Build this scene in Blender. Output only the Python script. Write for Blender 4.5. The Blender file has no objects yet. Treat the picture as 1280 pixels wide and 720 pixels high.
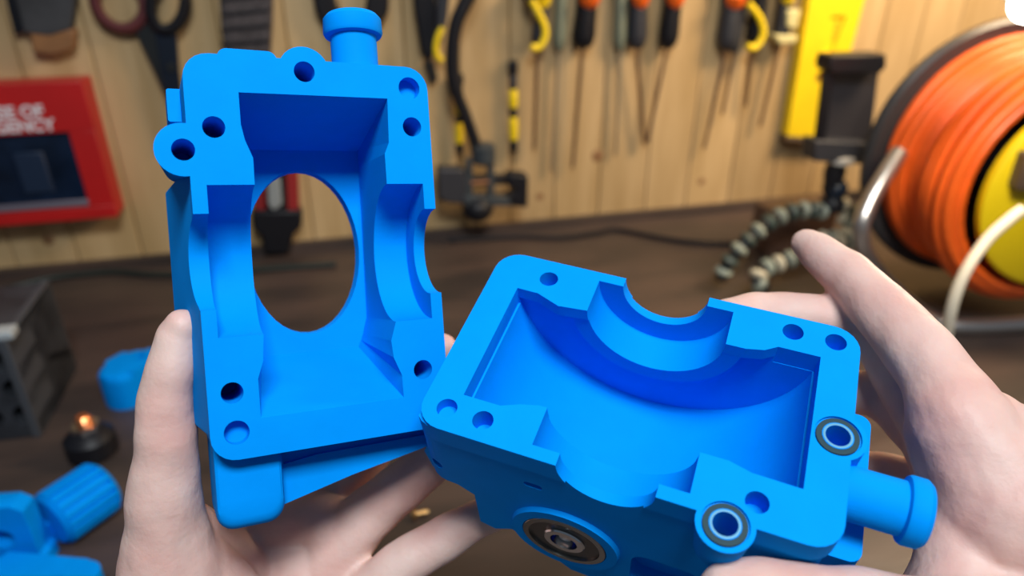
import bpy, bmesh, math, random
from mathutils import Vector, Matrix, noise
rnd = random.Random(7)
D = bpy.data; SC = bpy.context.scene; COL = SC.collection
R = math.radians; PI = math.pi

# ------------------------------------------------------------------ camera, world, light, exposure
H = 0.45; TH = R(27.2); F = 900.0
CAM = Matrix.Translation((0, 0, H)) @ Matrix.Rotation(PI/2 - TH, 4, 'X')
cd = D.cameras.new('camera'); cam = D.objects.new('camera', cd); COL.objects.link(cam)
cam.matrix_world = CAM; cd.sensor_width = 36; cd.lens = F/1280*36; cd.clip_start = 0.01; cd.clip_end = 20
cd.dof.use_dof = True; cd.dof.focus_distance = 0.245; cd.dof.aperture_fstop = 6.5
SC.camera = cam
SC.view_settings.view_transform = 'Standard'; SC.view_settings.look = 'None'
SC.view_settings.gamma = 1; SC.view_settings.use_curve_mapping = False
SC.view_settings.exposure = 0.0
w = D.worlds.new('world'); SC.world = w; w.use_nodes = True
w.node_tree.nodes['Background'].inputs[0].default_value = (0.62, 0.78, 1.0, 1)
w.node_tree.nodes['Background'].inputs[1].default_value = 0.13
def area(name, loc, target, size, power, col):
    l = D.lights.new(name, 'AREA'); l.shape = 'RECTANGLE'; l.size = size[0]; l.size_y = size[1]
    l.energy = power; l.color = col
    o = D.objects.new(name, l); COL.objects.link(o); o.location = loc
    o.rotation_euler = (Vector(target)-Vector(loc)).to_track_quat('-Z', 'Y').to_euler(); return o
area('ceiling_panel_light', (0.14, -0.22, 1.22), (0.0, 0.22, 0.3), (0.4, 0.25), 15.2, (0.92, 0.97, 1.0))
area('warm_bench_light', (0.80, 0.80, 0.82), (0.62, 1.3, 0.15), (0.35, 0.2), 13, (1.0, 0.74, 0.46))

# ------------------------------------------------------------------ frames and rays
CV = CAM @ Matrix.Diagonal((1, -1, -1, 1))
def ray(px, py): return (CV.to_3x3() @ Vector(((px-640)/F, (py-360)/F, 1)))
def at(px, py, zmm):                       # a point zmm millimetres in front of the camera
    return CAM.translation + ray(px, py)*zmm/1000
def B(px, py, h=0.0):                      # where a sight line meets height h over the bench
    d = ray(px, py); return CAM.translation + d*((h-H)/d.z)
J0 = B(0, 345); J1 = B(1000, 252)
YAW = math.atan2(J1.y-J0.y, J1.x-J0.x)
WM = Matrix.Translation(J0) @ Matrix.Rotation(YAW, 4, 'Z')     # wall frame: x along, y into the wall, z up
WI = WM.inverted()
def W(px, py, off=0.0):                    # wall frame coordinates of a sight line, off metres out from the wall
    o = WI @ CAM.translation; d = WI.to_3x3() @ ray(px, py)
    return o + d*((-off-o.y)/d.y)
def part_frame(rows, c):
    m = Matrix((tuple(rows[0])+(c[0],), tuple(rows[1])+(c[1],), tuple(rows[2])+(c[2],), (0, 0, 0, 1)))
    t = m.to_translation()/1000; m = m.to_3x3().to_4x4(); m.translation = t
    return CV @ m
ML = part_frame([[.8942, .066, -.4428], [-.0696, .9975, .0082], [.4423, .0235, .8966]], (-68.82, -23.39, 241.83))
MR = part_frame([[-.361, -.9303, .0646], [.7061, -.2275, .6706], [-.6092, .2877, .739]], (52.07, 35.38, 230.65))

# ------------------------------------------------------------------ materials
MATS = {}
def mat(name, col, rough=.5, metal=0.0, bump=0.0, bscale=200, var=0.0, vscale=20, col2=None, coat=0.0, emit=0.0, sss=0.0, stretch=None, spec=None, rnd_obj=0.0):
    if name in MATS: return MATS[name]
    m = D.materials.new(name); m.use_nodes = True; nt = m.node_tree; N = nt.nodes; L = nt.links
    p = N['Principled BSDF']
    p.inputs['Base Color'].default_value = (*col, 1); p.inputs['Roughness'].default_value = rough
    p.inputs['Metallic'].default_value = metal; p.inputs['Coat Weight'].default_value = coat
    if spec is not None: p.inputs['Specular IOR Level'].default_value = spec
    if sss: p.inputs['Subsurface Weight'].default_value = sss; p.inputs['Subsurface Radius'].default_value = (.9, .35, .2); p.inputs['Subsurface Scale'].default_value = .006
    if emit: p.inputs['Emission Color'].default_value = (*col, 1); p.inputs['Emission Strength'].default_value = emit
    tc = N.new('ShaderNodeTexCoord'); mp = N.new('ShaderNodeMapping'); L.new(tc.outputs['Object'], mp.inputs[0])
    if stretch: mp.inputs['Scale'].default_value = stretch
    if var or col2:
        n = N.new('ShaderNodeTexNoise'); n.inputs['Scale'].default_value = vscale; n.inputs['Detail'].default_value = 5
        L.new(mp.outputs[0], n.inputs['Vector'])
        cr = N.new('ShaderNodeValToRGB'); c2 = col2 or tuple(max(0, c*(1-var)) for c in col); c1 = col if col2 else tuple(min(1, c*(1+var)) for c in col)
        cr.color_ramp.elements[0].position = .35; cr.color_ramp.elements[1].position = .65
        cr.color_ramp.elements[0].color = (*c2, 1); cr.color_ramp.elements[1].color = (*c1, 1)
        L.new(n.outputs['Fac'], cr.inputs[0]); out = cr.outputs[0]
        if rnd_obj:
            oi = N.new('ShaderNodeObjectInfo'); mr = N.new('ShaderNodeMapRange'); mr.inputs[3].default_value = 1-rnd_obj; mr.inputs[4].default_value = 1+rnd_obj
            L.new(oi.outputs['Random'], mr.inputs[0]); hs = N.new('ShaderNodeHueSaturation'); L.new(mr.outputs[0], hs.inputs['Value']); L.new(out, hs.inputs['Color']); out = hs.outputs[0]
        L.new(out, p.inputs['Base Color'])
    if bump:
        n2 = N.new('ShaderNodeTexNoise'); n2.inputs['Scale'].default_value = bscale; n2.inputs['Detail'].default_value = 4
        L.new(mp.outputs[0], n2.inputs['Vector'])
        b = N.new('ShaderNodeBump'); b.inputs['Strength'].default_value = bump; b.inputs['Distance'].default_value = .001
        L.new(n2.outputs['Fac'], b.inputs['Height']); L.new(b.outputs[0], p.inputs['Normal'])
    MATS[name] = m; return m
BLUE = mat('printed_blue_nylon', (0.0, .262, .82), .7, bump=.04, bscale=500, var=.03, vscale=60, spec=.03)
SKIN = mat('skin', (.68, .49, .43), .5, bump=.25, bscale=420, col2=(.63, .37, .32), vscale=34, sss=.25, spec=.3)
NAIL = mat('nail', (.72, .47, .42), .3)
CHROME = mat('polished_steel', (.62, .62, .62), .18, 1.0, bump=.05)
DSTEEL = mat('dark_steel', (.09, .09, .085), .28, .9, bump=.05)
BLACK = mat('black_plastic', (.008, .008, .011), .45, bump=.1, spec=.3)
CHAR = mat('charcoal_plastic', (.028, .029, .036), .5, bump=.1)
WOOD = mat('pine_plank', (.52, .36, .18), .6, col2=(.42, .28, .125), vscale=7, stretch=(6, 6, .7), bump=.2, bscale=60, rnd_obj=.10)
KNOT = mat('knot', (.24, .12, .05), .6, var=.2)
BENCH = mat('worn_dark_bench_wood', (.078, .052, .043), .42, col2=(.036, .028, .026), vscale=5, stretch=(1, 4, 1), bump=.25, bscale=40)
YEL = mat('yellow_plastic', (.86, .62, .01), .45, var=.05)
ORG = mat('orange_plastic', (.85, .13, .01), .45)
ORGC = mat('orange_cable_sheath', (.90, .13, .012), .42, var=.1, bump=.1)
RED = mat('red_painted_steel', (.48, .012, .012), .4, var=.06)
CREAM = mat('cream_cord_sheath', (.75, .66, .50), .5)

# ------------------------------------------------------------------ mesh helpers (all take world or given-frame coordinates in metres)
def bm_new(): return bmesh.new()
def smooth(bm, ang=40):
    for f in bm.faces: f.smooth = True
    for e in bm.edges:
        if len(e.link_faces) == 2 and e.calc_face_angle(0) > R(ang): e.smooth = False
def obj(name, bm, m, parent=None, ang=40, bevel=0, frame=None):
    """bm in `frame` coordinates; stored relative to the parent's own matrix"""
    if frame is not None: bm.transform(frame)
    if parent is not None: bm.transform(wm(parent).inverted())
    bmesh.ops.recalc_face_normals(bm, faces=bm.faces); 
    smooth(bm, ang)
    me = D.meshes.new(name); bm.to_mesh(me); bm.free()
    o = D.objects.new(name, me); COL.objects.link(o); me.materials.append(m)
    if parent is not None: o.parent = parent
    if bevel:
        b = o.modifiers.new('bevel', 'BEVEL'); b.width = bevel; b.segments = 2; b.limit_method = 'ANGLE'; b.angle_limit = R(35)
    return o
def wm(o):
    m = o.matrix_basis.copy()
    while o.parent: o = o.parent; m = o.matrix_basis @ m
    return m
def tag(o, label, cat, group=None, kind=None):
    if label: o['label'] = label
    if cat: o['category'] = cat
    if group: o['group'] = group
    if kind: o['kind'] = kind
    return o
def thing(name, label, cat, matrix, group=None):
    o = D.objects.new(name, None); COL.objects.link(o); o.matrix_basis = matrix; o.empty_display_size = .02
    return tag(o, label, cat, group)
def wthing(name, label, cat, p, group=None):       # p: wall frame point of its base
    return thing(name, label, cat, WM @ Matrix.Translation(p), group)
def bthing(name, label, cat, p, rz=0, group=None):
    return thing(name, label, cat, Matrix.Translation(p) @ Matrix.Rotation(rz, 4, 'Z'), group)
def bx(bm, c, s, rot=None):
    m = Matrix.Translation(c)
    if rot is not None: m = m @ rot
    bmesh.ops.create_cube(bm, size=1, matrix=m @ Matrix.Diagonal((*s, 1)))
def prism(bm, poly, a0, a1, axis='z', top=None):
    """poly: 2D outline, extruded from a0 to a1 along the axis; top: another outline for the far end"""
    def P(p, a): return {'z': (p[0], p[1], a), 'x': (a, p[0], p[1]), 'y': (p[0], a, p[1])}[axis]
    v0 = [bm.verts.new(P(p, a0)) for p in poly]; v1 = [bm.verts.new(P(p, a1)) for p in (top or poly)]
    n = len(poly)
    bm.faces.new(v0[::-1]); bm.faces.new(v1)
    for i in range(n): bm.faces.new((v0[i], v0[(i+1) % n], v1[(i+1) % n], v1[i]))
def sweep(bm, pts, rad, seg=12, closed=False, flat=1.0):
    pts = [Vector(p) for p in pts]; n = len(pts)
    if not hasattr(rad, '__len__'): rad = [rad]*n
    T = [(pts[(i+1) % n if closed else min(i+1, n-1)] - pts[(i-1) if (closed or i) else 0]).normalized() for i in range(n)]
    nrm = T[0].orthogonal().normalized(); rings = []
    for i in range(n):
        nrm = (nrm - T[i]*nrm.dot(T[i])).normalized(); b = T[i].cross(nrm)
        rings.append([bm.verts.new(pts[i] + (nrm*math.cos(2*PI*k/seg) + b*math.sin(2*PI*k/seg)*flat)*rad[i]) for k in range(seg)])
    for i in range(n if closed else n-1):
        a, c = rings[i], rings[(i+1) % n]
        for k in range(seg): bm.faces.new((a[k], a[(k+1) % seg], c[(k+1) % seg], c[k]))
    if not closed: bm.faces.new(rings[0][::-1]); bm.faces.new(rings[-1])
def spline(pts, sub=6, closed=False):
    pts = [Vector(p) for p in pts]; n = len(pts); out = []
    for i in range(n if closed else n-1):
        p0 = pts[(i-1) % n] if (closed or i) else pts[0]; p1 = pts[i]; p2 = pts[(i+1) % n]; p3 = pts[(i+2) % n] if (closed or i+2 < n) else p2
        for k in range(sub):
            t = k/sub
            out.append(.5*((2*p1) + (p2-p0)*t + (2*p0-5*p1+4*p2-p3)*t*t + (3*p1-p0-3*p2+p3)*t**3))
    if not closed: out.append(pts[-1])
    return out
def lathe(bm, prof, o, axis, seg=28):
    """prof: (distance along the axis, radius) list; closed solid"""
    ax = Vector(axis).normalized(); n = ax.orthogonal().normalized(); b = ax.cross(n); o = Vector(o); rings = []
    for d, r in prof:
        rings.append([bm.verts.new(o + ax*d + (n*math.cos(2*PI*k/seg)+b*math.sin(2*PI*k/seg))*max(r, 1e-5)) for k in range(seg)])
    for i in range(len(rings)-1):
        for k in range(seg): bm.faces.new((rings[i][k], rings[i][(k+1) % seg], rings[i+1][(k+1) % seg], rings[i+1][k]))
    bm.faces.new(rings[0][::-1]); bm.faces.new(rings[-1])
def annulus(bm, prof, o, axis, seg=36):             # closed profile ring
    ax = Vector(axis).normalized(); n = ax.orthogonal().normalized(); b = ax.cross(n); o = Vector(o)
    rings = [[bm.verts.new(o + ax*d + (n*math.cos(2*PI*k/seg)+b*math.sin(2*PI*k/seg))*r) for k in range(seg)] for d, r in prof]
    for i in range(len(rings)):
        a, c = rings[i], rings[(i+1) % len(rings)]
        for k in range(seg): bm.faces.new((a[k], a[(k+1) % seg], c[(k+1) % seg], c[k]))
def ball(bm, c, r, s=(1, 1, 1), u=16, v=10): bmesh.ops.create_uvsphere(bm, u_segments=u, v_segments=v, radius=r, matrix=Matrix.Translation(c) @ Matrix.Diagonal((*s, 1)))
def rrect(x0, x1, y0, y1, r, n=6):
    o = []
    for cx, cy, a in ((x1-r, y1-r, 0), (x0+r, y1-r, 90), (x0+r, y0+r, 180), (x1-r, y0+r, 270)):
        for k in range(n+1): t = R(a+90*k/n); o.append((cx+r*math.cos(t), cy+r*math.sin(t)))
    return o
def circ(cx, cy, rx, ry=None, n=40): return [(cx+rx*math.cos(2*PI*k/n), cy+(ry or rx)*math.sin(2*PI*k/n)) for k in range(n)]

# ------------------------------------------------------------------ solids built by union / difference, in millimetres
def tmp(bm):
    bmesh.ops.triangulate(bm, faces=bm.faces)
    bmesh.ops.recalc_face_normals(bm, faces=bm.faces)
    if bm.calc_volume(signed=True) < 0: bmesh.ops.reverse_faces(bm, faces=bm.faces)
    me = D.meshes.new('tmp'); bm.to_mesh(me); bm.free(); o = D.objects.new('tmp', me); COL.objects.link(o); return o
def solid(base, ops):
    """base: bmesh; ops: list of ('U'|'D', bmesh)"""
    b = tmp(base); ts = [b]
    for k, t in ops:
        o = tmp(t); ts.append(o); m = b.modifiers.new('b', 'BOOLEAN'); m.object = o; m.solver = 'EXACT'
        m.operation = {'U': 'UNION', 'D': 'DIFFERENCE', 'I': 'INTERSECT'}[k]
    dg = bpy.context.evaluated_depsgraph_get(); dg.update()
    me = D.meshes.new_from_object(b.evaluated_get(dg)); out = bmesh.new(); out.from_mesh(me)
    for o in ts: D.objects.remove(o)
    bmesh.ops.remove_doubles(out, verts=out.verts, dist=.02)
    out.transform(Matrix.Scale(.001, 4)); return out
def mk(fn, *a, **k): bm = bmesh.new(); fn(bm, *a, **k); return bm
def cylU(c, r, u0, u1, n=64): return mk(lathe, [(0, r), (u1-u0, r)], (u0, c[0], c[1]), (1, 0, 0), n)   # c=(v,w)
def cylW(c, r, w0, w1, r1=None, n=32): return mk(lathe, [(0, r), (w1-w0, r1 or r)], (c[0], c[1], w0), (0, 0, 1), n)
HOLES = [(2.6, -49.2), (-27, -29.8), (-36.4, -22.5), (39.1, -45.6), (39.2, -31.8), (-27.5, 55.3), (-27, 68.2), (37, 55.5)]

# ================================================================== THE SETTING
WX0, WX1 = -1.2, 2.6
zt = 1.3
wall = tag(obj('wall_back', mk(bx, ((WX0+WX1)/2, .03, zt/2-.05), (WX1-WX0, .02, zt+.1)), mat('wall_backing', (.09, .06, .04), .8, var=.1), None, frame=WM), None, None, kind='structure')
x = WX0; pw = .079
while x < WX1:
    wdt = pw*rnd.uniform(.92, 1.08)
    bm = mk(bx, (x+wdt/2, .0101, zt/2-.02), (wdt-.0012, .0198, zt))
    bmesh.ops.bevel(bm, geom=[e for e in bm.edges if abs((e.verts[0].co-e.verts[1].co).z) > .1], offset=.0018, segments=1, affect='EDGES')
    obj('plank', bm, WOOD, wall, frame=WM, ang=20)
    x += wdt
for px, py, r in ((747, 195, .010), (877, 227, .006), (675, 246, .006), (1010, 300, .005), (60, 300, .008)):
    p = W(px, py)
    obj('knot', mk(lathe, [(0, r), (.0006, r*.9)], (p.x, .0003, p.z), (0, -1, 0), 20), KNOT, wall, frame=WM)
bw = WM.to_3x3() @ Vector((1, 0, 0)); bn = WM.to_3x3() @ Vector((0, -1, 0))
bench = thing('workbench', 'dark brown worn wooden workbench top along the plank wall', 'workbench', WM @ Matrix.Translation((.7, -.6, -.03)))
obj('worktop', mk(bx, (.7, -.6, -.015), (3.8, 1.2, .03)), BENCH, bench, frame=WM)
obj('backstop', mk(bx, (.7, -.006, .006), (3.8, .012, .012)), BENCH, bench, frame=WM)

# ================================================================== LEFT HOUSING HALF
def bosses(ops, s, tops=True):
    ops.append(('U', cylW((-36.4*s, -22.5), 8.4, 0, 38 if s > 0 else 15, 5.2 if s > 0 else 7)))
    ops.append(('U', cylW((2.6*s, -49.2), 8.4, 0, 16)))
def stack(bm, polys, ws):
    rings = [[bm.verts.new((p[0], p[1], w)) for p in q] for q, w in zip(polys, ws)]; n = len(polys[0])
    bm.faces.new(rings[0][::-1]); bm.faces.new(rings[-1])
    for a, c in zip(rings, rings[1:]):
        for i in range(n): bm.faces.new((a[i], a[(i+1) % n], c[(i+1) % n], c[i]))
def foot():
    return mk(stack, [rrect(-33.2, -14, 62, 97.5, 6), rrect(-34, -13.2, 62, 99.6, 6), rrect(-34.3, -12.8, 62, 101.3, 6), rrect(-34.4, -12.6, 62, 102.2, 6), rrect(-34, -13.6, 62, 106, 6.5)], [6.2, 6.9, 8.3, 10.5, 40])
def build_left():
    fl = rrect(-35, 46, -53.2, 77, 8)
    base = mk(prism, fl, 0, 46, top=[(p[0]*(1.0 if p[0] > 0 else 1.03), p[1]*.985) for p in fl])
    o = []
    bosses(o, 1)
    o.append(('U', mk(prism, rrect(-24.5, -6, -55.2, -45, 3), 0, 12)))
    o.append(('U', mk(prism, rrect(-34.7, -30, -19.7, 70.3, 2), 3.3, 45.3, top=rrect(-41.5, -29.6, -16, 68, 2))))
    # undercut below the thin lower flange lip
    o.append(('U', foot()))
    o.append(('U', mk(prism, [(-13, 70), (45, 70), (44, 86), (12, 92), (-13, 98)], 13, 38)))
    o.append(('D', mk(prism, [(-11.6, 77.3), (36, 77.3), (44, 77.3), (44, 82), (0, 82.5), (-11.6, 84)], 7, 15)))
    # pocket
    top = [(-18.9, -41.5), (30.8, -41.8), (30.2, -26), (28.4, -22), (28.3, 37), (26, 44), (26.5, 50), (29.2, 57), (29.3, 65), (-19.5, 65), (-19.5, 52), (-17.4, 46), (-16.6, 37), (-15.8, -20), (-18, -26), (-18.9, -31)]
    bot = [(-14.5, -30.2), (29.6, -30.2), (29.6, -24), (29.5, -20), (28.6, 37), (27.4, 40.5), (26.6, 43.5), (25.6, 46), (24.4, 48.5), (-13, 48.5), (-14, 46), (-15, 42), (-15.5, 34), (-15.5, -18), (-15, -24), (-14.8, -27)]
    o.append(('D', mk(prism, top, -1, 41, top=bot)))
    # central opening, flared
    o.append(('D', mk(prism, circ(6, 9.5, 21.5, 32), 40, 60, top=circ(6, 9.5, 20, 30.5))))
    # bearing seats and lips
    o.append(('D', cylU((13, 0), 24.4, -30.4, -12)))
    o.append(('D', cylU((13, 0), 24.4, 24, 41.8)))
    o.append(('D', cylU((13, 0), 15.3, -60, 60)))
    for i, (u, v) in enumerate(HOLES):
        o.append(('D', cylW((u, v), 3.45 if i not in (3, 6) else 3.9, -1, {3: 5.0, 6: 4.5, 4: 21.3}.get(i, 26), n=32)))
    # peg with collar
    o.append(('U', mk(lathe, [(0, 8.2), (18.2, 8.2), (18.7, 10), (19.7, 10.5), (24.5, 10.3), (26, 9)], (22.8, -47, 10), (0, -1, 0), 40)))
    # rear locating block on the left flank
    o.append(('U', mk(prism, rrect(-39.5, -30, -46, -35, .8), 18, 34)))
    return solid(base, o)
left = obj('gearbox_housing_half', build_left(), BLUE, None, ang=32)
left.matrix_basis = ML
tag(left, 'upright blue printed housing half with open back, held in the left hand', 'machine part')
for md in ('bevel',):
    b = left.modifiers.new('bevel', 'BEVEL'); b.width = .0005; b.segments = 2; b.limit_method = 'ANGLE'; b.angle_limit = R(38); b.use_clamp_overlap = True

# ================================================================== RIGHT HOUSING HALF (mirrored across u)
def build_right():
    prof = [(76.6, 2), (76, 17), (78.8, 23), (79, 30), (75.5, 37), (66, 38), (60, 42), (60, 64), (54, 66), (47, 61), (40, 65), (24, 80), (0, 82), (-30, 78), (-47, 60), (-51, 30), (-52, 2)]
    base = mk(prism, prof, -45.4, 34.4, 'x')
    o = [('I', mk(prism, rrect(-45.3, 34.3, -52.6, 79.2, 9), -5, 100)), ('U', mk(prism, rrect(-46, 35, -53.4, 77, 9), 0, 9))]
    bosses(o, -1)
    o.append(('U', cylW((36.4, -22.5), 8.4, 0, 11, 5.5)))
    o.append(('U', mk(prism, [(56, 36), (84, 40), (87, 47), (85, 58), (60, 64), (50, 60)], -30, 22, 'x')))
    o.append(('U', mk(lathe, [(0, 21), (4, 19.5)], (32, 26, 52), (1, 0, 0), 48)))
    # block beneath the peg end
    o.append(('U', mk(prism, rrect(-30, 24, -64, -40, 4), 24, 50)))
    # cavity: straight mouth then a cylindrical floor
    mouth = [(-31.2, -41.5), (18.6, -41.5), (18.2, -27), (16.4, -20), (16.4, 40), (18, 46), (20.6, 52), (20.6, 65.1), (-29.2, 65.1), (-29, 57), (-25.5, 48), (-26.5, 38), (-27, -18), (-28.4, -24), (-31.2, -28)]
    o.append(('D', mk(prism, mouth, -1, 8.3)))
    # deep bowl, its floor curved about u
    n = 64; bowl = [(-41.3, 5.1)] + [(11.8-53.3*math.cos(R(7.7)+(PI-R(15.4))*k/n), 52*math.sin(R(7.7)+(PI-R(15.4))*k/n)) for k in range(n+1)] + [(64.85, 5.1)]
    o.append(('D', mk(prism, bowl, -31, 20.3, 'x')))
    for a, b_, s in ((-41, -27, 1), (16.8, 30, 1)):
        o.append(('U', cylU((13, 0), 30.5, a, b_)))
    o.append(('D', mk(prism, mouth, -1, 8.1)))
    o.append(('D', mk(prism, [(p[0], p[1]) for p in rrect(-60, 60, -90, 110, 3)], -60, 0)))
    o.append(('D', cylU((13, 0), 24.4, -41.8, -20)))
    o.append(('D', cylU((13, 0), 24.4, 10, 30.6)))
    o.append(('D', cylU((13, 0), 15.3, -60, 60)))
    for i, (u, v) in enumerate(HOLES):
        o.append(('D', cylW((-u, v), 3.45 if i not in (0, 2) else 3.6, -1, {0: 14, 2: 18, 6: 4.5}.get(i, 8.2))))
    for i in (0, 2): o.append(('D', mk(annulus, [(-1, 4.6), (-1, 6.9), (1.0, 6.9), (1.0, 4.6)], (-HOLES[i][0], HOLES[i][1], 0), (0, 0, 1))))
    # bearing recess and small marks on the near flank
    o.append(('D', cylU((26, 52), 15.6, 30, 60)))
    o.append(('D', cylU((26, 52), 9, 16, 60)))
    o.append(('D', cylU((73, 28), 2.3, 28, 60, 24)))
    o.append(('D', mk(prism, rrect(33.5, 40, 18.5, 21.5, 1.4), 32.5, 60, 'x')))
    o.append(('D', mk(prism, rrect(-22, 2, 46, 74, 6), 26, 60, 'x')))
    o.append(('U', mk(lathe, [(0, 8.3), (20.3, 8.3), (20.8, 9.9), (21.8, 10.4), (25.6, 10.3), (27, 9.2)], (9.3, -50, 10.5), (0, -1, 0), 40)))
    return solid(base, o)
rgt = thing('gearbox_housing_half', 'blue printed housing half tilted open upward in the right hand, metal bearing below', 'machine part', MR)
bd = obj('shell', build_right(), BLUE, rgt, ang=32, frame=MR)
b = bd.modifiers.new('bevel', 'BEVEL'); b.width = .0005; b.segments = 2; b.limit_method = 'ANGLE'; b.angle_limit = R(38)
K = Matrix.Scale(.001, 4)
MRk = MR @ K; MLk = ML @ K
RIM = mat('dull_insert_rim', (.10, .32, .48), .5, .1); RGREY = mat('grey_washer', (.018, .05, .065), .6, 0.0, spec=.2)
for i in (0, 2):
    c = (-HOLES[i][0], HOLES[i][1], 0)
    o = obj('insert_washer', mk(annulus, [(.2, 4.35), (.2, 6.3), (.95, 6.4), (.95, 4.35)], c, (0, 0, 1)), RGREY, rgt, frame=MRk); o['label'] = 'dark grey ring set in the boss'
    obj('insert_rim', mk(annulus, [(-.1, 3.65), (-.15, 4.0), (-.1, 4.3), (2, 4.3), (2, 3.6)], c, (0, 0, 1)), RIM, rgt, frame=MRk)
bg = obj('ball_bearing', mk(annulus, [(0, 13.2), (0, 15.2), (-.4, 15.5), (-6, 15.5), (-6, 13)], (36.2, 26, 52), (1, 0, 0), 48), mat('tarnished_steel', (.28, .29, .28), .22, 1.0), rgt, frame=MRk); bg['label'] = 'shiny round steel bearing'
obj('shield', mk(annulus, [(-1.2, 7.6), (-.9, 13.3), (-5, 13.3), (-5, 7.6)], (36.2, 26, 52), (1, 0, 0), 48), DSTEEL, bg, frame=MRk)
obj('inner_race', mk(annulus, [(0, 5.0), (0, 7.2), (-.5, 7.7), (-6, 7.7), (-6, 4.8)], (36.2, 26, 52), (1, 0, 0), 40), CHROME, bg, frame=MRk)
obj('bolt_end', mk(lathe, [(0, 3.4), (5.5, 3.2), (6.6, 2.2)], (28, 26, 52), (1, 0, 0), 24), CHROME, bg, frame=MRk)

# ================================================================== HANDS
def limb(bm, pts, rad, sub=5):
    """tapered capsule chain"""
    pts = [Vector(p) for p in pts]; n = len(pts)
    P = spline(pts, sub); Rr = []
    for i in range(n-1):
        for k in range(sub):
            t = k/sub; t = t*t*(3-2*t); Rr.append(rad[i]*(1-t)+rad[i+1]*t)
    Rr.append(rad[-1])
    sweep(bm, P, Rr, 20)
    for i in (0, -1): ball(bm, P[i], Rr[i]*.999, u=20, v=14)
def hand(name, label, chains, nails, skinmat):
    bm = bmesh.new()
    for ch in chains: limb(bm, [at(a, b_, c) for a, b_, c, r in ch], [r/1000 for a, b_, c, r in ch])
    t = tmp(bm)
    m = t.modifiers.new('r', 'REMESH'); m.mode = 'VOXEL'; m.voxel_size = .0011
    m = t.modifiers.new('s', 'SMOOTH'); m.factor = .5; m.iterations = 9
    dg = bpy.context.evaluated_depsgraph_get(); dg.update()
    me = D.meshes.new_from_object(t.evaluated_get(dg)); D.objects.remove(t)
    bm = bmesh.new(); bm.from_mesh(me)
    for v in bm.verts:
        v.co += v.normal*(noise.noise(v.co*110)*.0005 + noise.noise(v.co*45)*.0007)
    th = thing(name, label, 'hand', Matrix.Translation(at(*chains[0][0][:3])))
    obj('skin', bm, skinmat, th, ang=180)
    for c, nrm, along, l, wd in nails:
        c = at(*c); z = (CV.to_3x3() @ Vector(nrm)).normalized(); y = (CV.to_3x3() @ Vector(along)); y = (y - z*y.dot(z)).normalized(); x = y.cross(z)
        fm = Matrix((x, y, z)).transposed().to_4x4(); fm.translation = c
        b = bmesh.new(); ball(b, (0, 0, 0), 1, (wd, l, .0016), 20, 12); obj('fingernail', b, NAIL, th, frame=fm)
    return th
LH = [
  # thumb along the left flank
  [(228, 408, 246, 6.2), (222, 425, 247, 7.6), (212, 470, 247, 8.8), (207, 505, 248, 9.6), (208, 560, 250, 10.6), (207, 640, 254, 13), (218, 740, 262, 19), (250, 900, 275, 27)],
  # heel of the thumb to palm
  [(218, 690, 262, 15), (270, 770, 275, 20), (330, 900, 285, 25)],
  [(236, 660, 268, 10), (300, 730, 292, 14), (360, 900, 300, 24)],
  # index, behind the housing, tip at its right edge
  [(330, 860, 305, 16), (330, 690, 314, 12), (372, 610, 322, 10.5), (430, 540, 326, 9.4), (500, 480, 318, 8.6), (548, 440, 304, 7.6), (553, 436, 302, 6.9)],
  # middle
  [(380, 860, 305, 16), (390, 700, 314, 13), (430, 610, 322, 11), (478, 545, 322, 9.4), (525, 500, 312, 8.6), (550, 486, 304, 7.4)],
  # ring: rises to the right, behind both housings
  [(420, 860, 300, 16), (410, 730, 302, 14), (446, 660, 304, 12), (486, 622, 304, 11), (530, 585, 302, 10), (572, 548, 296, 8)],
  # little
  [(440, 860, 298, 16), (442, 775, 294, 13), (490, 715, 292, 10), (545, 680, 293, 9.2), (592, 652, 294, 8), (625, 638, 293, 6.8)],
  # palm fill
  [(330, 660, 306, 14), (395, 650, 308, 13), (430, 680, 304, 13)],
  [(345, 700, 306, 16), (400, 760, 302, 18), (400, 900, 300, 20)],
  # wrist and forearm
  [(330, 900, 290, 28), (330, 1100, 280, 27), (300, 1400, 260, 32)],
  [(390, 900, 295, 25), (380, 1100, 285, 26), (360, 1400, 265, 30)],
]
hand('hand', 'left hand, palm up, thumb pressed along the upright blue housing half', LH,
     [], SKIN)
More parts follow.
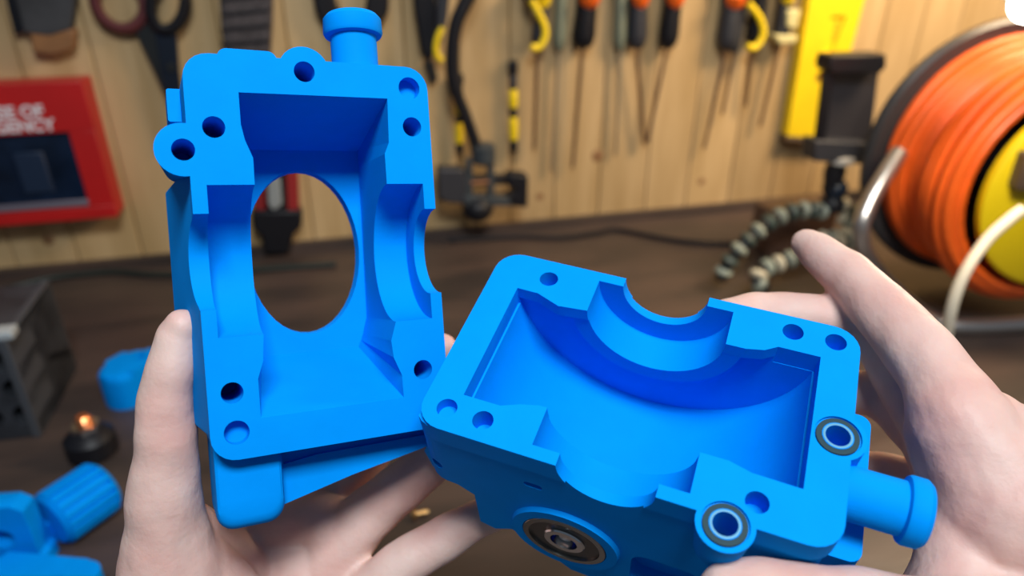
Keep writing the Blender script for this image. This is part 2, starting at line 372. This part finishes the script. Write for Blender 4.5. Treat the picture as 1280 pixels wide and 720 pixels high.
RH = [
  # index finger pointing away over the workbench
  [(1260, 640, 236, 24), (1205, 540, 243, 17), (1165, 462, 255, 12.4), (1116, 402, 272, 11.4), (1068, 354, 290, 10.2), (1028, 320, 304, 8.6), (1008, 305, 312, 6.8)],
  # middle, wrapped behind the housing
  [(1230, 620, 250, 18), (1150, 500, 272, 12), (1095, 425, 292, 10), (1040, 398, 298, 9.4), (960, 392, 296, 9.0), (912, 398, 290, 8.2)],
  # ring
  [(1230, 650, 252, 18), (1160, 545, 275, 11.5), (1110, 500, 292, 10), (1070, 490, 298, 9), (1000, 500, 305, 8.5)],
  # little
  [(1230, 700, 252, 18), (1160, 620, 278, 11), (1105, 594, 292, 8.8), (1065, 596, 297, 8.2), (1000, 620, 300, 7.4)],
  # web and heel along the right edge
  [(1180, 540, 248, 13), (1206, 620, 242, 13), (1203, 690, 236, 14), (1200, 800, 226, 22)],
  # thumb across the bottom of the frame
  [(1300, 800, 222, 24), (1190, 790, 214, 15), (1090, 762, 206, 11), (1010, 748, 203, 9.6), (950, 736, 203, 9), (905, 735, 204, 7.4)],
  # back of the hand, wrist, forearm
  [(1250, 600, 240, 22), (1320, 700, 235, 30), (1420, 900, 225, 32), (1500, 1150, 215, 34)],
  [(1235, 540, 246, 14), (1300, 600, 244, 22), (1400, 740, 240, 30), (1560, 1000, 235, 32)],
  [(1250, 780, 236, 26), (1340, 900, 232, 32), (1450, 1150, 225, 34)],
]
hand('hand', 'right hand wrapped around the tilted blue housing half, index finger pointing away', RH,
     [], SKIN)

# ================================================================== ON THE WALL
def wp(px, py, off=0.0): return W(px, py, off)
def wprism(name, pts, off0, off1, m, parent, bevel=.001):
    poly = [(wp(px, py, off1).x, wp(px, py, off1).z) for px, py in pts]
    return obj(name, mk(prism, poly, -off1, -off0, 'y'), m, parent, frame=WM, bevel=bevel)
# --- red emergency box
def emergency_box():
    c = wp(20, 285, .035)
    t = wthing('emergency_box', 'red wall box with a dark window and white lettering at the left', 'box', (c.x, -.0, c.z))
    x0, x1 = wp(-150, 190, .035).x, wp(128, 190, .035).x
    z0, z1 = wp(60, 276, .035).z, wp(60, 102, .035).z
    obj('case', mk(bx, ((x0+x1)/2, -.0155, (z0+z1)/2), (x1-x0, .031, z1-z0)), RED, t, frame=WM, bevel=.002)
    bm = bmesh.new(); fw = .020
    wz0, wz1 = wp(60, 262, .04).z, wp(60, 166, .04).z; wx1 = wp(96, 200, .04).x; wx0 = x0+.02
    for (a, b_, c_, d) in ((x0, x1, wz1, z1), (x0, x1, z0, wz0), (x0, wx0, wz0, wz1), (wx1, x1, wz0, wz1)):
        bx(bm, ((a+b_)/2, -.0365, (c_+d)/2), (b_-a, .011, d-c_))
    obj('door_frame', bm, RED, t, frame=WM, bevel=.001)
    obj('window_pane', mk(bx, ((wx0+wx1)/2, -.034, (wz0+wz1)/2), (wx1-wx0, .003, wz1-wz0)), mat('dark_glass', (.006, .014, .035), .25, var=.4, vscale=18), t, frame=WM)
    obj('rail', mk(bx, ((wx0+wx1)/2, -.040, wz0+.006), (wx1-wx0, .004, .009)), mat('grey_rail', (.22, .2, .25), .4, .4), t, frame=WM, bevel=.001)
    obj('tool_shape', mk(bx, (wx1-.055, -.037, wz0+.05), (.035, .004, .055)), mat('navy', (.008, .02, .05), .5), t, frame=WM, bevel=.002)
    zc = [wp(40, 140, .042).z, wp(40, 158, .042).z]
    for s, z, xr in (('IN CASE OF', zc[0], wp(55, 140, .042).x), ('EMERGENCY', zc[1], wp(69, 158, .042).x)):
        cu = D.curves.new('text', 'FONT'); cu.body = s; cu.size = .0205; cu.extrude = .0004; cu.offset = .0006; cu.align_x = 'RIGHT'
        to = D.objects.new('t', cu); COL.objects.link(to); dg = bpy.context.evaluated_depsgraph_get(); dg.update()
        me = D.meshes.new_from_object(to.evaluated_get(dg)); D.objects.remove(to)
        b = bmesh.new(); b.from_mesh(me)
        o = obj('lettering', b, mat('white_print', (.75, .72, .75), .5), t, frame=WM @ Matrix.Translation((xr, -.0424, z-.006)) @ Matrix.Rotation(PI/2, 4, 'X'))
emergency_box()
# --- clamp-like tool, top left
p = wp(45, 40, .01)
t = wthing('wire_brush', 'dark tool with brown wooden end at the top left corner', 'hand tool', (p.x, 0, p.z))
wprism('head', [(10, -40), (98, -40), (88, 36), (62, 44), (30, 40)], .004, .022, mat('dark_bristle', (.035, .036, .04), .8, bump=.8, bscale=300, var=.3), t)
wprism('wooden_end', [(36, 40), (94, 36), (92, 62), (66, 70), (40, 66)], .002, .02, mat('brown_wood', (.24, .11, .04), .6, var=.2), t, .003)
wprism('strap', [(2, -20), (14, -20), (34, 38), (18, 44)], .006, .014, BLACK, t)
# --- scissors
p = wp(190, 60, .01)
t = wthing('scissors', 'black and dark red scissors hanging with the blades down at the left', 'scissors', (p.x, 0, p.z))
DR = mat('dark_red_rubber', (.10, .018, .02), .6)
for cx, cy, rx, ry, a, off in ((150, 2, 30, 36, -35, .012), (210, 4, 22, 34, 8, .018)):
    pts = []
    for k in range(28):
        q = 2*PI*k/28; ex, ey = rx*math.cos(q), ry*math.sin(q); aa = R(a)
        v = wp(cx+ex*math.cos(aa)-ey*math.sin(aa), cy+ex*math.sin(aa)+ey*math.cos(aa), off); pts.append(v)
    bm = bmesh.new(); sweep(bm, pts, .0085, 10, closed=True, flat=.8)
    obj('finger_loop', bm, BLACK if cx > 200 else DR, t, frame=WM)
wprism('blade', [(166, 34), (184, 26), (212, 60), (226, 110), (232, 165), (222, 165), (206, 120), (190, 84)], .010, .014, DSTEEL, t)
wprism('blade', [(192, 30), (220, 30), (224, 90), (234, 170), (226, 180), (204, 110)], .0145, .018, mat('blue_black_steel', (.02, .028, .045), .35, .6), t)
wprism('shank', [(162, 26), (184, 20), (214, 70), (222, 100), (206, 104), (184, 66)], .005, .012, BLACK, t, .002)
obj('pivot_screw', mk(lathe, [(0, .006), (.003, .0055)], tuple(wp(214, 84, .018)), (0, -1, 0)), DSTEEL, t, frame=WM)
# --- file with knurled grip
p = wp(308, 60, .01)
t = wthing('file_grip', 'dark grey knurled grip hanging left of the blue peg', 'hand tool', (p.x, 0, p.z))
wprism('grip', [(270, -60), (342, -60), (340, 30), (336, 95), (284, 95), (276, 30)], .004, .022, mat('knurled_rubber', (.05, .042, .045), .7, var=.5, vscale=260, bump=1.0, bscale=320), t, .004)
for k in range(7):
    wprism('grip_rib', [(276, -40+k*19), (337, -46+k*19), (337, -42+k*19), (276, -36+k*19)], .021, .024, BLACK, t, .0005)
# --- utility knife seen through the opening
p = wp(345, 310, .015)
t = wthing('utility_knife', 'red and black folding knife seen through the opening of the upright housing', 'knife', (p.x, 0, p.z))
wprism('red_side', [(308, 130), (330, 130), (333, 264), (318, 268)], .004, .022, mat('knife_red', (.30, .02, .02), .45), t, .003)
wprism('red_side', [(352, 130), (370, 130), (374, 264), (358, 268)], .004, .022, mat('knife_red', (.30, .02, .02), .45), t, .003)
wprism('centre_body', [(330, 125), (353, 125), (360, 270), (334, 270)], .004, .027, BLACK, t, .003)
wprism('grey_slider', [(334, 222), (350, 222), (353, 256), (342, 264), (335, 256)], .027, .031, mat('light_grey_plastic', (.28, .30, .30), .4), t, .003)
wprism('butt', [(314, 264), (378, 264), (377, 284), (366, 296), (362, 318), (330, 318), (326, 296), (316, 286)], .003, .028, BLACK, t, .004)
# --- pliers behind the peg
p = wp(435, 30, .01)
t = wthing('pliers', 'dark pliers hanging directly behind the blue peg', 'pliers', (p.x, 0, p.z))
for s in ([(384, -50), (410, -50), (420, 0), (432, 40), (424, 62), (410, 40), (394, 14)], [(462, -50), (490, -50), (486, 14), (468, 50), (456, 62), (450, 44), (458, 4)]):
    wprism('handle', s, .006, .02, BLACK, t, .004)
wprism('jaw', [(416, 50), (462, 50), (452, 110), (442, 130), (430, 110)], .006, .016, DSTEEL, t, .002)
# --- black and yellow pliers to the left of the gooseneck
p = wp(545, 70, .01)
t = wthing('pliers', 'black pliers with yellow hook, right of the blue peg', 'pliers', (p.x, 0, p.z))
wprism('handle', [(514, -50), (540, -50), (546, 20), (545, 62), (535, 84), (526, 60), (518, 10)], .006, .02, BLACK, t, .004)
wprism('handle', [(546, -50), (566, -50), (560, 20), (552, 60), (546, 40)], .006, .018, CHAR, t, .003)
bm = bmesh.new(); sweep(bm, spline([wp(553, 34, .016), wp(546, 50, .018), wp(545, 66, .018), wp(552, 76, .016)], 5), .0045, 8); obj('hook', bm, YEL, t, frame=WM)
wprism('jaw', [(529, 78), (543, 76), (548, 100), (538, 108)], .006, .014, DSTEEL, t, .002)
# --- two slim black-and-yellow drivers
def slim_driver(px, y0, y1, label):
    p = wp(px, y1, .012)
    t = wthing('precision_screwdriver', label, 'screwdriver', (p.x, 0, p.z), 'slim black and yellow screwdrivers')
    a = wp(px, y0, .012); b = wp(px+1, y1, .012); d = b-a; L = d.length
    segs = [(0, .14, .0075, BLACK), (.14, .30, .006, CHAR), (.30, .50, .0068, YEL), (.50, .60, .006, BLACK), (.60, .86, .0068, YEL), (.86, 1.0, .006, BLACK)]
    for s0, s1, r, m in segs:
        bm = mk(lathe, [(0, r*.8), ((s1-s0)*L*.15, r), ((s1-s0)*L*.85, r), ((s1-s0)*L, r*.8)], a+d*s0, d, 12)
        o = obj('handle_section', bm, m, t, frame=WM)
        if m is YEL: o['label'] = 'yellow handle section'
    obj('shaft', mk(lathe, [(0, .002), (.02, .0015)], b, d, 8), DSTEEL, t, frame=WM)
slim_driver(573, 92, 192, 'slim black and yellow screwdriver behind the black gooseneck')
slim_driver(641, 76, 190, 'slim black and yellow screwdriver just right of the black gooseneck')
# --- screwdriver row; name, top px, grip bottom px, tip px, half width, colours
def driver(label, xt, xg, yg, xtip, ytip, hw, accent, body=CHAR, off=.018, shaft=None):
    p = wp(xtip, ytip, off)
    t = wthing('screwdriver', label, 'screwdriver', (p.x, 0, p.z), 'screwdrivers hanging in a row')
    a = wp(xt, -70, off); g = wp(xg, yg, off); tip = wp(xtip, ytip, off*.8); d = g-a; L = d.length; r = hw*.0011
    obj('handle', mk(lathe, [(0, r*.7), (.004, r*.95), (L*.3, r), (L*.6, r*.92), (L*.86, r*1.05), (L*.95, r*.9), (L, r*.55)], a, d, 10), body, t, frame=WM, ang=60)
    if accent:
        q = a+d*.50
        o = obj('grip_band', mk(lathe, [(0, r*.7), (.003, r*1.02), (L*.10, r*.8), (L*.15, r*.25)], a+d*.46+Vector((0, -r*.55, 0)), d, 10), accent, t, frame=WM); o['label'] = 'orange grip inlay' if accent is ORG else 'yellow grip inlay'
    obj('shaft', mk(lathe, [(0, .0030), ((tip-g).length*.97, .0026), ((tip-g).length, .0014)], g, tip-g, 8), shaft or mat('warm_steel', (.20, .12, .08), .4, .7), t, frame=WM)
driver('black screwdriver, leftmost of the hanging row beside the yellow hook', 686, 672, 60, 668, 187, 10, YEL)
driver('black screwdriver with orange inlay and the longest vertical shaft', 741, 728, 60, 716, 210, 15, ORG, BLACK)
driver('dark screwdriver whose shaft slants right to meet its neighbour', 800, 796, 60, 806, 181, 13, ORG)
driver('dark screwdriver whose shaft slants left to meet its neighbour', 850, 834, 60, 809, 178, 13, ORG, BLACK)
driver('grey screwdriver with orange inlay and thin shaft, right of the crossing pair', 924, 908, 62, 880, 186, 15, ORG)
driver('dark screwdriver with a short thick shaft under a yellow ring', 962, 941, 56, 932, 133, 11, None, BLACK)
driver('dark screwdriver, rightmost of the row beside the yellow level', 990, 975, 54, 950, 158, 11, YEL)
driver('grey screwdriver with short shaft between the orange one and the yellow ring', 940, 917, 66, 903, 143, 8, None)
driver('grey-green screwdriver shadow built as a slim driver, second in the row', 705, 699, 62, 690, 214, 9, None, mat('grey_green_plastic_and_shadow', (.16, .18, .13), .5), .012, mat('pale_steel_and_shadow', (.36, .30, .2), .45, .4))  # a hanging tool's shadow on the planks, built as a solid in shadow colours
driver('slim grey-green screwdriver with pale shaft, left of the crossing pair', 777, 775, 62, 770, 194, 9, None, mat('grey_green_plastic_and_shadow', (.16, .18, .13), .5), .012, mat('pale_steel_and_shadow', (.36, .30, .2), .45, .4))
# yellow hooks hanging in the row
for pts, lab in (([(664, 0), (672, 14), (681, 34), (680, 50), (672, 60), (664, 58)], 'yellow curved hook, left end of the screwdriver row'),
                 ([(935, 4), (948, 20), (954, 38), (950, 52), (942, 60), (934, 57)], 'yellow curved hook before the right end of the row')):
    p = wp(*pts[-1], .03)
    t = wthing('wall_hook', lab, 'hook', (p.x, 0, p.z), 'yellow hooks')
    bm = bmesh.new(); sweep(bm, spline([wp(a, b_, .034) for a, b_ in pts], 5), .0052, 10); o = obj('hook_arm', bm, YEL, t, frame=WM)
    a = wp(pts[0][0], pts[0][1]-8, .034); obj('mount', mk(bx, (a.x, -.017, a.z), (.014, .034, .02)), BLACK, t, frame=WM, bevel=.002)
p = wp(985, 52, .03)
t = wthing('end_cap', 'pale yellow cup-shaped cap on a dark grip beside the yellow level', 'cap', (p.x, 0, p.z))
wprism('cap', [(970, 44), (998, 44), (996, 54), (974, 56)], .002, .034, mat('pale_yellow', (.62, .55, .26), .5), t, .003)
wprism('window', [(985, 12), (1002, 12), (996, 38), (984, 34)], .002, .034, mat('pale_yellow', (.62, .55, .26), .5), t, .003)
# --- yellow level
p = wp(1010, 175, .02)
t = wthing('spirit_level', 'bright yellow spirit level standing upright on the wall', 'level', (p.x, 0, p.z))
def level_body():
    poly = [(wp(a, b_, .022).x, wp(a, b_, .022).z) for a, b_ in ((1022, -60), (1097, -60), (1034, 174), (984, 170))]
    b = mk(prism, [(q[0]*1000, q[1]*1000) for q in poly], -22, -2, 'y')
    h = wp(1028, 97, .022)
    return solid(b, [('D', mk(lathe, [(0, 12), (60, 12)], (h.x*1000, -50, h.z*1000), (0, 1, 0), 32)), ('D', mk(prism, [(wp(a, c, .022).x*1000, wp(a, c, .022).z*1000) for a, c in ((1040, 20), (1058, 20), (1040, 66), (1028, 66))], -30, -17, 'y'))])
obj('body', level_body(), YEL, t, frame=WM, bevel=.0012)
obj('vial_frame', mk(bx, (wp(1046, 40, .018).x, -.0165, wp(1046, 40, .018).z), (.012, .003, .03)), mat('deep_yellow', (.62, .42, .01), .5), t, frame=WM)
wprism('end_strip', [(984, 170), (1034, 174), (1033, 180), (982, 176)], .001, .024, mat('brown_rubber', (.12, .08, .05), .7), t, .0005)

# ================================================================== gooseneck clamp (black) in front of the wall
c0 = wp(600, 275, .05)
t = wthing('gooseneck_clamp', 'black gooseneck arm with a crossbar clamp and ball, right of the upright housing', 'clamp', (c0.x, c0.y, c0.z))
bm = bmesh.new()
gp = spline([wp(602, -60, .05), wp(588, -10, .05), wp(570, 30, .05), wp(565, 75, .05), wp(569, 110, .05), wp(582, 145, .05), wp(594, 180, .05), wp(597, 200, .05)], 7)
sweep(bm, gp, [.0095 if i < 30 else .0085 for i in range(len(gp))], 12); obj('gooseneck', bm, BLACK, t, frame=WM)
GG = mat('grey_knuckle', (.05, .06, .068), .35, .2)
obj('knuckle', mk(lathe, [(0, .013), (.004, .018), (.026, .018), (.03, .013)], wp(604, 181, .05)+Vector((0, 0, .002)), (0, 0, -1), 18), GG, t, frame=WM)
wprism('cross_bar', [(548, 214), (586, 214), (592, 222), (648, 220), (648, 230), (592, 234), (584, 252), (548, 252)], .040, .056, BLACK, t, .002)
wprism('jaw', [(636, 218), (661, 220), (660, 260), (636, 258), (634, 246), (648, 240), (634, 232)], .036, .062, BLACK, t, .003)
wprism('jaw', [(548, 212), (580, 212), (584, 228), (582, 256), (560, 254), (548, 248)], .034, .06, CHAR, t, .003)
for xx in (587, 614): wprism('yoke_side', [(xx-4, 200), (xx+4, 200), (xx+4, 256), (xx-4, 256)], .042, .058, GG, t, .001)
wprism('lower_plate', [(580, 246), (648, 248), (640, 258), (582, 258)], .038, .062, GG, t, .001)
bm = mk(bx, (0, 0, 0), (.0001, .0001, .0001)); bm.free()
o = obj('copper_pin', mk(lathe, [(0, .0025), (.026, .0025)], wp(589, 229, .058), (1, 0, 0), 10), mat('copper', (.45, .2, .09), .4, .8), t, frame=WM)
bm = bmesh.new(); q = wp(597, 260, .05); ball(bm, q, .024, (1, 1, .85), 20, 12); obj('ball_knob', bm, BLACK, t, frame=WM)

# ================================================================== phone holder on a bendy tripod
BEAD = mat('grey_green_bead', (.24, .27, .22), .5, var=.2); PALEB = mat('pale_ring', (.50, .46, .34), .5)
base = B(1045, 330, 0)
t = bthing('phone_tripod', 'black phone clamp on a grey beaded bendy tripod by the cable reel', 'tripod', (base.x, base.y, 0))
def atb(px, py, ref): # point on the upright plane through ref facing the wall direction
    d = ray(px, py); n = bn; return CAM.translation + d*((Vector(ref)-CAM.translation).dot(n)/d.dot(n))
REF = B(1045, 330, 0)
def uprism(name, pts, m, thick, dz=0.0, parent=t, bevel=.002):
    f = WM.to_3x3().to_4x4(); f.translation = REF
    fi = f.inverted(); P = [fi @ atb(a, b_, REF + bn*dz) for a, b_ in pts]
    return obj(name, mk(prism, [(q.x, q.z) for q in P], -dz, -dz+thick, 'y'), m, parent, frame=f, bevel=bevel)
uprism('clamp_back', [(1040, 84), (1100, 84), (1086, 200), (1022, 196)], mat('slate_plastic', (.03, .028, .033), .4), .012, -.006)
uprism('top_jaw', [(1040, 70), (1108, 68), (1108, 84), (1100, 92), (1040, 92), (1036, 84)], BLACK, .03, .016)
uprism('bottom_jaw', [(1020, 176), (1090, 180), (1086, 206), (1018, 202)], CHAR, .03, .016)
uprism('side_rail', [(1034, 90), (1044, 90), (1032, 184), (1022, 184)], BLACK, .012, .008)
def P_(px, py, dz=0.0): return atb(px, py, REF+bn*dz)
dn = Vector((0, 0, -1))
obj('silver_collar', mk(lathe, [(0, .013), (.002, .0185), (.009, .0185), (.011, .013)], P_(1051, 194, .004), dn, 20), mat('bright_nickel', (.85, .82, .75), .25, .6), t)
obj('neck', mk(lathe, [(0, .012), (.014, .0145), (.03, .012), (.040, .012)], P_(1046, 203), dn, 18), BLACK, t)
bm = bmesh.new(); ball(bm, P_(1044, 236), .0165); obj('ball_head', bm, mat('blue_black_ball', (.012, .02, .035), .2), t)
obj('leg_hub', mk(lathe, [(0, .012), (.006, .017), (.018, .017), (.022, .01)], P_(1042, 246), dn, 18), BLACK, t)
legs = [[(1030, 264, .0), (1004, 262, .01), (975, 270, .02), (948, 288, .03), (925, 310, .035), (908, 332, .035), (900, 350, .035)],
        [(1050, 270, .0), (1068, 282, .02), (1066, 300, .04), (1040, 304, .05), (1010, 312, .06), (992, 322, .065), (972, 330, .065), (950, 338, .07), (945, 352, .075), (962, 362, .08)],
        [(1050, 256, .0), (1068, 262, .01), (1078, 276, .02), (1066, 292, .03), (1040, 298, .03), (1014, 300, .03)]]
for li, lg in enumerate(legs):
    pts = spline([P_(*q) for q in lg], 8)
    # walk along at bead pitch
    step = .0165; acc = 0; last = pts[0]; cen = [last]; tv = []
    for a, b_ in zip(pts, pts[1:]):
        acc += (b_-a).length
        if acc >= step: cen.append(b_); acc = 0
    lgo = D.objects.new('leg', None); COL.objects.link(lgo); lgo.parent = t; lgo.matrix_basis = Matrix.Translation(wm(t).inverted() @ cen[0])
    for k in range(len(cen)-1):
        d = cen[k+1]-cen[k]
        obj('bead', mk(lathe, [(-.0005, .006), (.001, .0105), (.006, .0125), (.010, .0105), (.012, .006)], cen[k], d, 14), (BEAD if li == 0 else PALEB) if k % 2 == 0 else (BEAD if li else mat('dark_green_bead', (.05, .07, .06), .5)), lgo)
        obj('joint_ring', mk(lathe, [(0, .008), (.0065, .008)], cen[k]+d.normalized()*.011, d, 10), BLACK, lgo)

# ================================================================== cable reel
RC = B(1290, 420, 0)                       # ground point below the hub, near side
AX = Vector((-math.sin(R(5)), math.cos(R(5)), 0))      # axis runs away from the camera, towards the wall
HUB = at(1344, 238, 790)
LEN = .135
t = thing('cable_reel', 'large reel of orange cable with a yellow front flange and tubular stand', 'cable reel', Matrix.Translation((HUB.x, HUB.y, 0)))
rf = .118
FLN = HUB + AX*LEN
obj('rear_flange', mk(lathe, [(0, .160), (.004, .164), (.012, .164), (.016, .158)], FLN, AX, 56), mat('dark_grey_flange', (.032, .032, .034), .4), t)
obj('hub_drum', mk(lathe, [(0, .06), (LEN, .06)], HUB, AX, 32), BLACK, t)
# wound cable: turns in layers following the drum
nt = 10; rb = .0066
for k in range(nt):
    s = .012 + (LEN-.02)*k/(nt-1)
    rr = .134 + .005*math.sin(k*.9) - (0.012 if k in (4, 5) else 0)
    n = AX.orthogonal().normalized(); b_ = AX.cross(n); bm = bmesh.new(); ph = k*1.7
    pts = [HUB + AX*(s+.004*math.sin(2*PI*q/48+ph)) + (n*math.cos(2*PI*q/48)+b_*math.sin(2*PI*q/48))*(rr+.002*math.sin(4*PI*q/48+ph)) for q in range(48)]
    sweep(bm, pts, rb*1.05, 10, closed=True); obj('cable_turn', bm, ORGC, t)
bm = bmesh.new()
for k in range(18):
    s = .008+(LEN-.012)*k/17; n = AX.orthogonal().normalized(); b_ = AX.cross(n)
    pts = [HUB + AX*s + (n*math.cos(2*PI*q/40)+b_*math.sin(2*PI*q/40))*(.126+.003*math.sin(k*2.1)) for q in range(40)]
    sweep(bm, pts, rb, 6, closed=True)
o = obj('inner_windings', bm, ORGC, t); o['kind'] = 'stuff'
o = obj('front_flange', mk(lathe, [(-.014, .106), (-.010, .112), (-.002, .112), (0, .108)], HUB, AX, 56), mat('yellow_flange', (.80, .58, .005), .4), t); o['label'] = 'yellow front flange'
obj('hub_boss', mk(lathe, [(-.03, .024), (-.028, .027), (-.012, .03)], HUB, AX, 28), mat('brown_grey_hub', (.09, .06, .04), .45), t)
obj('cord_socket', mk(bx, at(1284, 212, 752), (.026, .026, .040)), mat('brown_grey_hub', (.09, .06, .04), .45), t, bevel=.004)
obj('hub_shaft', mk(lathe, [(-.05, .009), (-.03, .009)], HUB, AX, 16), DSTEEL, t)
TUBE = mat('brushed_tube', (.52, .50, .48), .3, .9)
bm = bmesh.new()
tp = [at(1124, 190, 850), at(1104, 222, 846), at(1086, 255, 846), at(1076, 288, 850), at(1086, 325, 880), B(1122, 366, .009), B(1160, 396, .009), B(1200, 408, .009), B(1300, 404, .009), B(1400, 395, .009)]
sweep(bm, spline(tp, 6), .0100, 14); obj('tube_frame', bm, TUBE, t)
# bright lamp at the upper right
LP = at(1288, 4, 600)
t = thing('work_lamp', 'glowing white lamp at the top right corner', 'lamp', Matrix.Translation(LP))
bm = bmesh.new(); ball(bm, LP, .016); obj('bulb', bm, mat('lit_bulb', (1.0, .95, .85), .5, emit=14), t)
sd = (LP-HUB).normalized()
obj('shade', mk(annulus, [(0, .03), (.03, .02), (.03, .023), (0, .033)], LP+Vector((.004, 0, .0)), (.6, .1, .6), 24), mat('white_shade', (.7, .7, .7), .4), t)
pl = D.lights.new('work_lamp_light', 'POINT'); pl.energy = 1.8; pl.color = (1, .80, .55); pl.shadow_soft_size = .03
po = D.objects.new('work_lamp_light', pl); COL.objects.link(po); po.location = LP + bn*.05 + Vector((-.02, -.02, -.02))
# cream cord hanging in front of the reel
t_ = bmesh.new()
cp = [at(1278, 262, 660), at(1262, 274, 660), at(1232, 302, 660), at(1204, 345, 660), at(1188, 392, 670), at(1181, 450, 700), at(1186, 520, 690), at(1240, 560, 690)]
sweep(t_, spline(cp, 7), .0052, 12)
tag(obj('power_cord', t_, CREAM, None), 'cream cord looping down in front of the yellow reel flange', 'cord')

# ================================================================== cables on the bench
def bench_cable(name, pts, r, m, label):
    bm = bmesh.new(); sweep(bm, spline([B(a, b_, r) if len(q) == 0 else B(a, b_, q[0]) for a, b_, *q in pts], 6), r, 8)
    tag(obj(name, bm, m), label, 'cable')
bench_cable('cable', [(-60, 372), (0, 362), (60, 348), (110, 342), (150, 340), (200, 343), (300, 338), (420, 330)], .004, mat('green_black', (.012, .02, .016), .5), 'thin black cable along the foot of the wall at the left')
bench_cable('cable', [(560, 300), (640, 296), (700, 297), (745, 291), (770, 287), (820, 296), (870, 303), (920, 304), (960, 296)], .0035, BLACK, 'thin black cable snaking over the bench below the screwdrivers')

# ================================================================== things on the bench, left
def up(px, py, h=0): return B(px, py, h)
# dark power block with round vents
bp0 = B(40, 545, 0)
t = bthing('vented_block', 'dark grey metal block with round vent holes at the left edge', 'device', (bp0.x, bp0.y, 0), R(8))
F0 = Matrix.Translation(B(82, 540, 0)) @ Matrix.Rotation(R(14), 4, 'Z')
def block():
    b = mk(bx, (-110, 60, 55), (180, 120, 108)); o = []
    for i in range(4):
        for j in range(3):
            o.append(('D', mk(lathe, [(0, 11), (60, 11)], (-28-i*30, -10, 26+j*30), (0, 1, 0), 24)))
    return solid(b, o)
obj('body', block(), mat('dark_vented_steel', (.045, .05, .06), .4, .3, var=.3, vscale=30), t, frame=F0, bevel=.001)
obj('chrome_strip', mk(bx, (-.10, .008, .1125), (.17, .016, .008)), mat('brushed_light_metal', (.55, .6, .62), .3, .3), t, frame=F0, bevel=.001)
for a in (-.186, -.036): obj('side_panel', mk(bx, (a+.012, .06, .055), (.008, .126, .11)), mat('slate_panel', (.06, .065, .075), .4), t, frame=F0, bevel=.001)
# blue cap with a hole
def small_blue(name, label, cat, px, py, base, ops, rz, h=0.0, scale=1.0):
    p = B(px, py, h); m = Matrix.Translation(p) @ Matrix.Rotation(rz, 4, 'Z') @ Matrix.Scale(scale, 4)
    o = obj(name, solid(base, ops), BLUE, None, bevel=.0008); o.matrix_basis = m; tag(o, label, cat); return o
prof = [(p[0], p[1]) for p in rrect(-22, 22, 0, 42, 16)]
cap = mk(prism, rrect(-22, 22, -30, 30, 20), 0, 40)
bmesh.ops.bevel(cap, geom=[e for e in cap.edges if min(v.co.z for v in e.verts) > 39], offset=9, segments=5, affect='EDGES', profile=.5)
small_blue('end_cap', 'small rounded blue cap with one hole, left of the thumb', 'machine part', 171, 492, cap, [('D', cylW((2, 14), 5, 20, 50))], R(-28), 0.0, 1.0)
# metal and copper knob
p = B(118, 566, 0)
t = bthing('brass_fitting', 'black round knob with a shiny copper and steel top on the bench', 'fitting', (p.x, p.y, 0))
obj('black_body', mk(lathe, [(0, .018), (.003, .022), (.020, .022), (.026, .016), (.028, .012)], p, (0, 0, 1), 24), BLACK, t)
obj('steel_nut', mk(lathe, [(.026, .0125), (.034, .0125)], p, (0, 0, 1), 6), CHROME, t, ang=20)
obj('copper_screw', mk(lathe, [(.034, .007), (.040, .0075), (.043, .005)], p, (0, 0, 1), 16), mat('bright_copper', (.85, .3, .12), .25, .9), t)
# ribbed blue gear
g = mk(lathe, [(0, 20), (4, 24), (44, 24), (48, 20)], (-24, 0, 24), (1, 0, 0), 48)
ops = []
for k in range(18):
    a = 2*PI*k/18; ops.append(('D', mk(bx, (0, 24.5*math.cos(a), 24+24.5*math.sin(a)), (40, 7, 3.6), Matrix.Rotation(a, 4, 'X'))))
small_blue('ribbed_gear', 'blue ribbed cylinder lying on the bench beside the black knob', 'machine part', 108, 655, g, ops, R(62), 0)
# blue bracket with a hole
def bracket():
    b = mk(prism, [(-46, 0), (34, 0), (34, 12), (30, 16), (30, 62), (22, 68), (-46, 68)], 0, 18, 'y')
    o = [('D', mk(lathe, [(0, 9), (40, 9)], (6, -10, 34), (0, 1, 0), 28)), ('U', mk(bx, (-10, 20, 12), (76, 40, 24)))]
    return b, o
b_, o_ = bracket()
small_blue('bracket', 'blue upright bracket with a round hole at the left edge', 'machine part', 10, 712, b_, o_, R(6), 0, .92)
fl = mk(prism, rrect(-50, 50, -22, 22, 14), 0, 26)
bmesh.ops.bevel(fl, geom=[e for e in fl.edges if min(v.co.z for v in e.verts) > 25], offset=8, segments=3, affect='EDGES', profile=.5)
small_blue('cover_plate', 'thick rounded blue cover lying in the bottom left corner', 'machine part', 50, 748, fl, [('U', cylW((46, 0), 14, 0, 34))], R(-6), 0, .9)
# screw on the bench between the hands
p = B(515, 648, 0)
t_ = mk(lathe, [(0, .004), (.003, .005), (.004, .002), (.014, .002)], p+Vector((0, 0, .004)), (1, .3, 0), 10)
tag(obj('brass_screw', t_, mat('warm_brass', (.7, .4, .15), .3, .9), None), 'tiny brass screw on the bench seen between the two hands', 'screw')
# brown wooden block behind the tripod
F1 = Matrix.Translation(B(1000, 318, 0)) @ Matrix.Rotation(YAW, 4, 'Z')
tag(obj('wooden_block', mk(bx, (.0, .03, .035), (.11, .05, .07)), mat('dark_brown_wood', (.085, .045, .03), .5, var=.2), None, frame=F1, bevel=.003), 'dark brown wooden block behind the bendy tripod', 'block')
